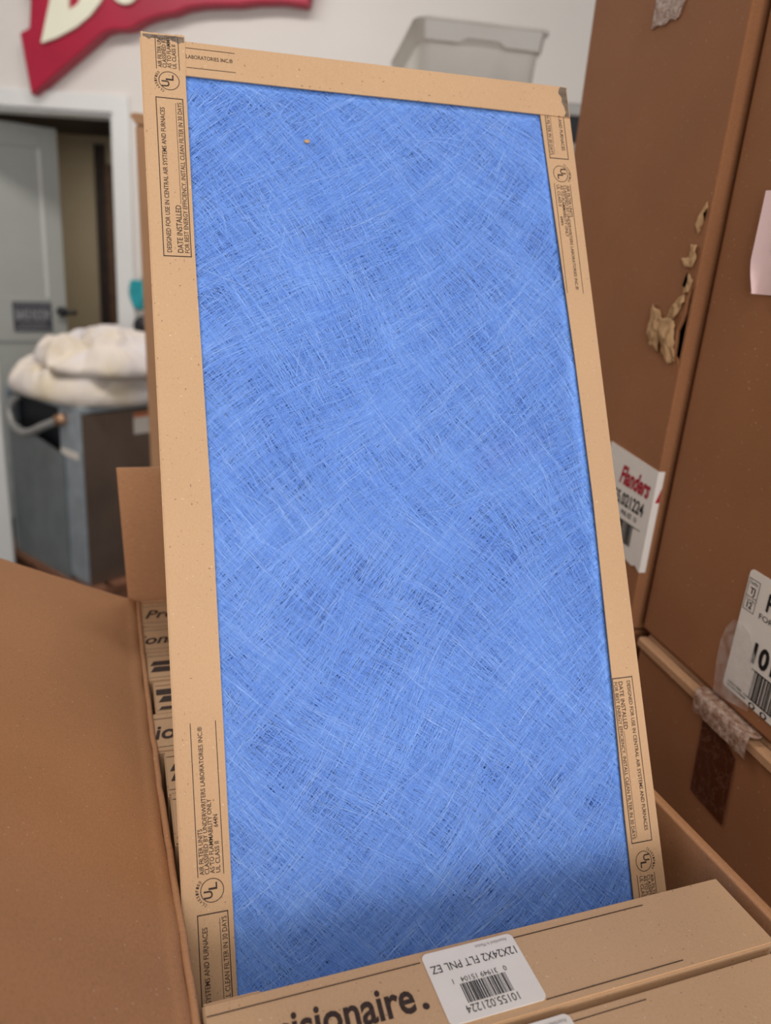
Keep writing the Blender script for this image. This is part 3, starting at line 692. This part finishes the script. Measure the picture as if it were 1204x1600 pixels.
def surf(u, w):      # gentle pillow and creases of the media, y of its front
    b = -0.0012*math.sin(math.pi*min(1, max(0, (u-0.02)/0.255)))*math.sin(math.pi*min(1, max(0, -w/0.58)))
    cr = 0.0016*noise.noise(Vector((u*6+w*3, w*16, 1.0)))+0.0007*noise.noise(Vector((u*30, w*34, 2.0)))
    return 0.0028+b+cr
def media_mesh(e_):
    bm = bmesh.new(); nu, nw = 60, 120; vs = {}
    for i in range(nu+1):
        for j in range(nw+1):
            u = 0.004+(W_-0.008)*i/nu; w_ = -0.004-(L_-0.008)*j/nw
            vs[i, j] = bm.verts.new((u, surf(u, w_)+0.0012, w_))
    for i in range(nu):
        for j in range(nw): bm.faces.new((vs[i, j], vs[i+1, j], vs[i+1, j+1], vs[i, j+1]))
    o = mkobj('filter_media', bm, M['mat'], e_, 0, True); s_ = o.modifiers.new('s', 'SOLIDIFY'); s_.thickness = 0.030; s_.offset = 1
    # offset direction away from viewer is ensured by face orientation below
    return o

def fibres(e_, nb=3000, per=20, seg=8):
    rg = np.random.default_rng(5)
    n = nb*per
    bu = rg.uniform(0.0, W_, nb); bw = rg.uniform(-L_, 0.0, nb)
    fam = rg.random(nb)
    # two main crossing directions that wander over the sheet, plus some loose swirls
    wander = 0.17*np.sin(bw*14+bu*9)+0.13*np.sin(bu*27-bw*11)
    ang = np.where(fam < 0.50, np.radians(40), np.where(fam < 0.98, np.radians(-50), rg.uniform(-1.57, 1.57, nb)))+wander+rg.normal(0, 0.09, nb)
    curv = rg.normal(0, 3.0, nb)
    ln = rg.uniform(0.022, 0.070, nb); tone = rg.normal(0.45, 0.09, nb); wid = rg.uniform(0.005, 0.014, nb)
    R_ = lambda a: np.repeat(a, per)
    off = rg.normal(0, 0.6, n)*R_(wid); sh = rg.normal(0, 0.3, n)*R_(ln)
    A0 = R_(ang); x0 = R_(bu)-np.sin(A0)*off+np.cos(A0)*sh; z0 = R_(bw)+np.cos(A0)*off+np.sin(A0)*sh
    A0 = A0+rg.normal(0, 0.08, n); cv = R_(curv)+rg.normal(0, 3.5, n); LN = R_(ln)*rg.uniform(0.5, 1.1, n)
    wob = rg.uniform(0, 6.28, n); dep = rg.uniform(0.0, 1.0, n)
    s = np.linspace(-0.5, 0.5, seg+1)[None, :]*LN[:, None]
    th_ = A0[:, None]+cv[:, None]*s*0.5
    X = x0[:, None]+s*np.cos(th_)+0.0004*np.sin(s*260+wob[:, None]); Z = z0[:, None]+s*np.sin(th_)+0.0004*np.cos(s*230+wob[:, None])
    X = np.clip(X, 0.012, W_-0.012); Z = np.clip(Z, -L_+0.008, -0.010)
    # surface height sampled on a coarse table
    gu, gw = 74, 150; tab = np.array([[surf(W_*i/gu, -L_*j/gw) for j in range(gw+1)] for i in range(gu+1)])
    fi = X/W_*gu; fj = -Z/L_*gw; i0 = np.clip(fi.astype(int), 0, gu-1); j0 = np.clip(fj.astype(int), 0, gw-1); a = fi-i0; b = fj-j0
    S = tab[i0, j0]*(1-a)*(1-b)+tab[i0+1, j0]*a*(1-b)+tab[i0, j0+1]*(1-a)*b+tab[i0+1, j0+1]*a*b
    edge = np.clip(np.minimum(np.minimum(X-0.022, 0.272-X), np.minimum(-Z-0.022, Z+0.575))/0.01, 0, 1)
    Y = S-0.0002-dep[:, None]*0.0018*edge+0.0010*(1-edge)-0.0006*edge*np.sin(np.linspace(0, np.pi, seg+1))[None, :]
    Y = np.where(edge < 0.3, np.maximum(Y, 0.0012), Y)
    P = np.stack([X, Y, Z], -1)
    rad = rg.uniform(0.00006, 0.00013, n)[:, None, None]
    perp = np.stack([-np.sin(th_), np.zeros_like(th_), np.cos(th_)], -1); yv = np.array([0, 1.0, 0])[None, None, :]
    v3 = np.stack([P+perp*rad, P-perp*rad, P-yv*rad*1.2], 2)            # n, seg+1, 3, 3
    V = v3.reshape(-1, 3).astype(np.float32)
    idx = np.arange(n*(seg+1)*3).reshape(n, seg+1, 3)
    fs = []
    for k, k2 in ((0, 2), (2, 1)):
        fs.append(np.stack([idx[:, :-1, k], idx[:, 1:, k], idx[:, 1:, k2], idx[:, :-1, k2]], -1).reshape(-1, 4))
    F = np.concatenate(fs).astype(np.int32)
    me = bpy.data.meshes.new('fibre_strands'); me.vertices.add(len(V)); me.vertices.foreach_set('co', V.ravel())
    me.loops.add(F.size); me.loops.foreach_set('vertex_index', F.ravel()); me.polygons.add(len(F))
    me.polygons.foreach_set('loop_start', np.arange(0, F.size, 4, dtype=np.int32))
    me.polygons.foreach_set('use_smooth', np.ones(len(F), dtype=bool))
    me.update(); me.validate()
    tn = np.clip(np.repeat(R_(tone)+rg.normal(0, 0.15, n), (seg+1)*3), 0, 1).astype(np.float32)
    at_ = me.attributes.new('tone', 'FLOAT', 'POINT'); at_.data.foreach_set('value', tn)
    me.materials.append(M['fibre'])
    o = bpy.data.objects.new('fibre_strands', me); scn.collection.objects.link(o); o.parent = e_; o['kind'] = 'stuff'
    return o

# lifted filter
lf_e, rl, rt, rr_, rb = make_filter(True)
Xd = Vector((0.95324792, 0.30086743, 0.02823472)).normalized(); Zd = Vector((-0.1620615, 0.43012087, 0.88810591)); Zd = (Zd-Xd*Zd.dot(Xd)).normalized(); Yd = Zd.cross(Xd)
pm = Matrix((Xd, Yd, Zd)).transposed().to_4x4(); pm.translation = (-0.17244799, 0.52784296, 1.66568135)
lf_e.matrix_world = pm
tag(lf_e, 'panel air filter with blue fibre media and tan cardboard frame, pulled up and leaning back', 'air filter')
md = media_mesh(lf_e); fibres(md)
# printing on the rails. s runs along the text, t towards the tops of the letters
def rail_print(bm, xf, s0, lo, hi):
    """one repeat of the printing; s0 = where the centre of the round mark falls; lo/hi clip range along s"""
    def tx(s, start, t, size, width, off=0.0):
        text_bm(bm, s, size, width, lambda a, b: xf(s0+start+a, t+b), off, 0, (lo-s0-start, hi-s0-start))
    def q(a0, a1, t0, t1): quad(bm, max(lo, s0+a0), min(hi, s0+a1), t0, t1, xf)
    # boxed message before the mark  (t measured from 0 = centre line, up = letter tops)
    q(-0.1136, -0.0113, 0.0080, 0.0085); q(-0.1136, -0.0113, -0.0077, -0.0072)
    if s0-0.1136 > lo: q(-0.1136, -0.1130, -0.0077, 0.0085)
    if s0-0.0119 < hi and s0-0.0119 > lo: q(-0.0119, -0.0113, -0.0077, 0.0085)
    tx('DESIGNED FOR USE IN CENTRAL AIR SYSTEMS AND FURNACES', -0.1110, 0.0036, 0.0038, 0.0930, 0.008)
    tx('DATE INSTALLED', -0.1110, -0.0030, 0.0046, 0.0300, 0.008)
    q(-0.0800, -0.0145, -0.0032, -0.00295)
    tx('FOR BEST ENERGY EFFICIENCY, INSTALL CLEAN FILTER IN 30 DAYS', -0.1110, -0.0066, 0.0037, 0.0970, 0.006)
    if lo < s0-0.006 and hi > s0+0.006:
        ring(bm, (s0, 0), 0.0062, 0.00042, xf)
        text_bm(bm, 'U', 0.0064, 0.0040, lambda a, b: xf(s0-0.0040+a, 0.0000+b), 0.02)
        text_bm(bm, 'L', 0.0064, 0.0036, lambda a, b: xf(s0+0.0003+a, -0.0026+b), 0.02)
        for k, ch in enumerate('CLASSIFIED'):
            an = R(152-(152-50)*k/9)
            cxx, cyy = s0+0.0072*math.cos(an), 0.0072*math.sin(an)
            ct, st = math.cos(an-math.pi/2), math.sin(an-math.pi/2)
            text_bm(bm, ch, 0.0021, 0.0010, lambda a, b: xf(cxx+(a-0.0005)*ct-b*st, cyy+(a-0.0005)*st+b*ct), 0.02)
    # message after the mark
    q(0.0075, 0.0880, 0.0068, 0.0072); q(0.0075, 0.0880, -0.0067, -0.0063)
    tx('AIR FILTER UNITS', 0.0085, 0.0037, 0.0034, 0.0235, 0.008)
    tx('CLASSIFIED BY UNDERWRITERS LABORATORIES INC.\u00ae', 0.0085, 0.0010, 0.0034, 0.0770, 0.008)
    tx('AS TO FLAMMABILITY ONLY', 0.0085, -0.0018, 0.0034, 0.0385, 0.008)
    tx('UL CLASS II', 0.0085, -0.0048, 0.0034, 0.0160, 0.008); tx('644N', 0.0320, -0.0048, 0.0034, 0.0065, 0.008)
bm = bmesh.new(); xl = lambda s, t: Vector((0.0153-t, -0.00216, s))
rail_print(bm, xl, -0.0289, -L_, 0.0005); mkobj('printed_lettering', bm, M['ink'], rl, recalc=False); bm = bmesh.new(); rail_print(bm, xl, -0.5000, -L_, 0.0)
o = mkobj('printed_lettering', bm, M['ink'], rl, recalc=False)
bm = bmesh.new(); xr = lambda s, t: Vector((0.2785+t*0.92, -0.00036, -s))
rail_print(bm, xr, 0.0673, 0.0230, L_); mkobj('printed_lettering', bm, M['ink'], rr_, recalc=False); bm = bmesh.new(); rail_print(bm, xr, 0.5296, 0.2, L_)
mkobj('printed_lettering', bm, M['ink'], rr_, recalc=False)
bm = bmesh.new(); xt = lambda s, t: Vector((s, -0.00126, t))
text_bm(bm, 'LABORATORIES INC.\u00ae', 0.0036, 0.0285, lambda a, b: xt(0.0262+a, -0.0116+b), 0.008)
quad(bm, 0.0262, 0.0562, -0.0048, -0.0044, xt); quad(bm, 0.0262, 0.0562, -0.0180, -0.0176, xt)
mkobj('printed_lettering', bm, M['ink'], rt, recalc=False)
# scuffed corners
bm = bmesh.new(); pts = [(0.2905, -0.0008), (0.2905, -0.0236), (0.2862, -0.0236), (0.2880, -0.0205), (0.2872, -0.0160), (0.2855, -0.0125), (0.2862, -0.0090), (0.2838, -0.0055), (0.2848, -0.0022), (0.2862, -0.0006)]
bm.faces.new([bm.verts.new((a, -0.00125, b)) for a, b in pts]); mkobj('scuffed_corner', bm, M['stain'], rt, recalc=False)
bm = bmesh.new(); pts = jag((0.001, 0.0012), (0.0255, 0.0016), 14, 0.0006, 5)+jag((0.0255, -0.0022), (0.001, -0.0008), 14, 0.0022, 8)
bm.faces.new([bm.verts.new((a, -0.00212, b)) for a, b in pts]); mkobj('scuffed_corner', bm, M['stain'], rl, recalc=False)
# frayed paper tuft standing up at the top left corner
bm = bmesh.new()
for (a, h_, dx) in ((0.0015, 0.0036, -0.001), (0.0030, 0.0028, 0.001), (0.0248, 0.0045, -0.0010), (0.0235, 0.0035, 0.0014), (0.012, 0.0022, 0.0)):
    prism(bm, [(a-0.0012, -0.001), (a+0.0012, -0.001), (a+dx+0.0002, h_), (a+dx-0.0002, h_-0.0006)], lambda p, q_, k: (p, -0.0012+0.002*k, q_))
mkobj('frayed_edge', bm, M['torn'], rl)
bm = bmesh.new(); bmesh.ops.create_icosphere(bm, subdivisions=2, radius=0.0016, matrix=Matrix.Translation((0.0985, -0.0010, -0.0602)) @ Matrix.Diagonal((1.2, 0.5, 0.8, 1)))
for v_ in bm.verts: v_.co += Vector((1, 1, 1))*0.0004*noise.noise(v_.co*2500)
ck = mkobj('cardboard_crumb', bm, M['torn'], None); ck.matrix_world = pm
tag(ck, 'tiny tan crumb of cardboard caught near the top of the blue media', 'crumb')

# filters standing in the carton: only their printed top edges show
sf, a1, a2, a3, a4 = make_filter()
m_ = box('filter_media', (0.003, W_-0.003, 0.004, 0.036, -L_+0.003, -0.003), M['mat'], sf)
def edge_print(parent, items):
    """items: list of (kind, args)"""
    bm = bmesh.new(); xf = lambda a, b: Vector((a, b, 0.00062))
    for it in items:
        k = it[0]
        if k == 't': text_bm(bm, it[1], it[2], it[3], lambda a, b: xf(it[4]+a, it[5]+b), it[6], it[7], (0.001-it[4], W_-0.001-it[4]))
        elif k == 'q': quad(bm, it[1], it[2], it[3], it[4], xf)
        elif k == 'd': disc(bm, (it[1], it[2]), it[3], xf)
        elif k == 'r': ring(bm, (it[1], it[2]), it[3], it[4], xf)
        elif k == 'b':   # slanted bar
            a0, a1_, b0, b1, sl = it[1:]
            bm.faces.new([bm.verts.new(xf(p, q_)) for p, q_ in ((a0, b0), (a1_, b0), (a1_+sl, b1), (a0+sl, b1))])
    return mkobj('printed_lettering', bm, M['ink'], parent, recalc=False)
def copy_tree(o, parent=None):
    c = o.copy(); scn.collection.objects.link(c); c.parent = parent
    for ch in list(o.children): copy_tree(ch, c)
    return c
def place(e_, x, y, z, rz=0.0): e_.matrix_world = BOXM @ Matrix.Translation((x, y, z)) @ Matrix.Rotation(rz, 4, 'Z')
def rail_of(e_): return [c for c in e_.children if c.name.startswith('frame_rail')][1]
LINES = [('q', 0.0005, 0.104, 0.0370, 0.0375), ('q', 0.0005, 0.30, 0.0035, 0.0039)]
front_items = [('q', 0.0005, 0.104, 0.0375, 0.0381), ('q', 0.156, 0.237, 0.0382, 0.0388), ('q', 0.1550, 0.2353, 0.0030, 0.0036), ('q', 0.0005, 0.104, 0.0030, 0.0036),
               ('t', 'Precisionaire', 0.0225, 0.0900, 0.0040, 0.0148, 0.022, 0.12), ('d', 0.0982, 0.0158, 0.0017)]
word = lambda x0, sh=0.35: [('t', 'Precisionaire.', 0.0225, 0.100, x0, 0.0130, 0.02, sh)]
bars = [('b', 0.002, 0.030, 0.022, 0.029, 0.003), ('b', 0.002, 0.030, 0.012, 0.020, 0.003)]
blob = [('b', -0.001+0.002, 0.030, 0.024, 0.032, 0.0), ('b', 0.002, 0.012, 0.014, 0.022, 0.004), ('b', 0.016, 0.030, 0.012, 0.020, 0.004), ('b', 0.002, 0.028, 0.0045, 0.008, 0.002)]
places = [ # x, y(front), z, items, label
 (0.0004, -0.0415, 0.0, front_items, 'filter with white barcode label on its edge, directly in front of the blue panel'),
 (-0.002, -0.0905, -0.001, [('q', 0.0005, 0.2055, 0.0395, 0.0400), ('q', 0.285, 0.2915, 0.0390, 0.0396)], 'filter at the front, second white label just visible at the bottom of the photo'),
 (-0.002, -0.1370, -0.003, [('q', 0.0005, 0.104, 0.037, 0.0375)], 'filter pressed against the front wall of the open carton, nearest the viewer'),
 (-0.0035, 0.1085, -0.001, bars, 'filter edge in the carton, directly behind the blue panel at the left'),
 (-0.0045, 0.1515, -0.001, bars, 'filter edge in the carton, second one behind the blue panel at the left'),
 (-0.0110, 0.1965, -0.0005, word(-0.044, 0.2), 'filter edge in the carton with large slanted letters, third behind the blue panel'),
 (-0.0070, 0.2420, -0.001, blob, 'filter edge in the carton printed with broken dark blocks, fourth behind the blue panel'),
 (-0.0105, 0.2885, -0.001, bars, 'filter edge in the carton printed with two dark bars, third from the rear flap'),
 (-0.0115, 0.3350, -0.001, word(-0.049, 0.35), 'filter edge in the carton showing the middle of the printed word, second from rear'),
 (-0.0118, 0.3835, -0.001, word(0.003, 0.35), 'rearmost filter edge in the carton, showing the start of the printed word'),
]
GROUP = 'air filters packed upright in the open carton'
filters = [sf]
tag(sf, places[0][4], 'air filter', GROUP)
for k in range(1, len(places)):
    c_ = copy_tree(sf); c_['label'] = places[k][4]; filters.append(c_)
for c_, (x, y, z, items, lab) in zip(filters, places):
    place(c_, x, y, z, R(random.uniform(-0.25, 0.25)) if y > 0.15 else 0)
for c_, (x, y, z, items, lab) in zip(filters, places):
    edge_print(rail_of(c_), items if y < 0 else items+LINES)
# barcode labels stuck on the two front filters
def barcode_label(parent, x0, x1, y0, y1):
    bm = bmesh.new(); prism(bm, roundrect(x0, x1, y0, y1, 0.003), lambda a, b, k: (a, b, 0.0012 if k else 0.0007))
    l_ = mkobj('barcode_label', bm, M['label'], parent)
    # print reads from the far side: rotate by half a turn about the label centre
    cx_, cy_ = (x0+x1)/2, (y0+y1)/2; hw, hh = (x1-x0)/2, (y1-y0)/2
    xf = lambda a, b: Vector((cx_-a, cy_-b, 0.00135))
    bm = bmesh.new()
    text_bm(bm, '12X24X2 FLT PNL EZ', 0.0062, 0.0465, lambda a, b: xf(-0.0232+a, -0.0085+b-0.003), 0.0)
    text_bm(bm, '10155.021224', 0.0058, 0.0275, lambda a, b: xf(-0.0125+a, 0.0118+b), 0.0)
    text_bm(bm, '0   31949 15104   1', 0.0038, 0.0290, lambda a, b: xf(-0.0135+a, -0.0025+b), 0.0)
    x = -0.0115; rnd = random.Random(3)
    while x < 0.0125:
        w_ = rnd.choice((0.0002, 0.0003, 0.0005, 0.0008)); quad(bm, x, x+w_, 0.0008, 0.0108, xf); x += w_+rnd.choice((0.0002, 0.0003, 0.0005))
    mkobj('label_print', bm, M['ink_black'], l_, recalc=False)
    bm = bmesh.new(); text_bm(bm, 'Assembled in Mexico', 0.0028, 0.0180, lambda a, b: xf(-0.0215+a, -0.0170+b), 0.0)
    mkobj('label_fine_print', bm, M['ink_grey'], l_, recalc=False)
barcode_label(rail_of(filters[0]), 0.1052, 0.1558, 0.0032, 0.0412)
barcode_label(rail_of(filters[1]), 0.1160, 0.1640, 0.0055, 0.0440)
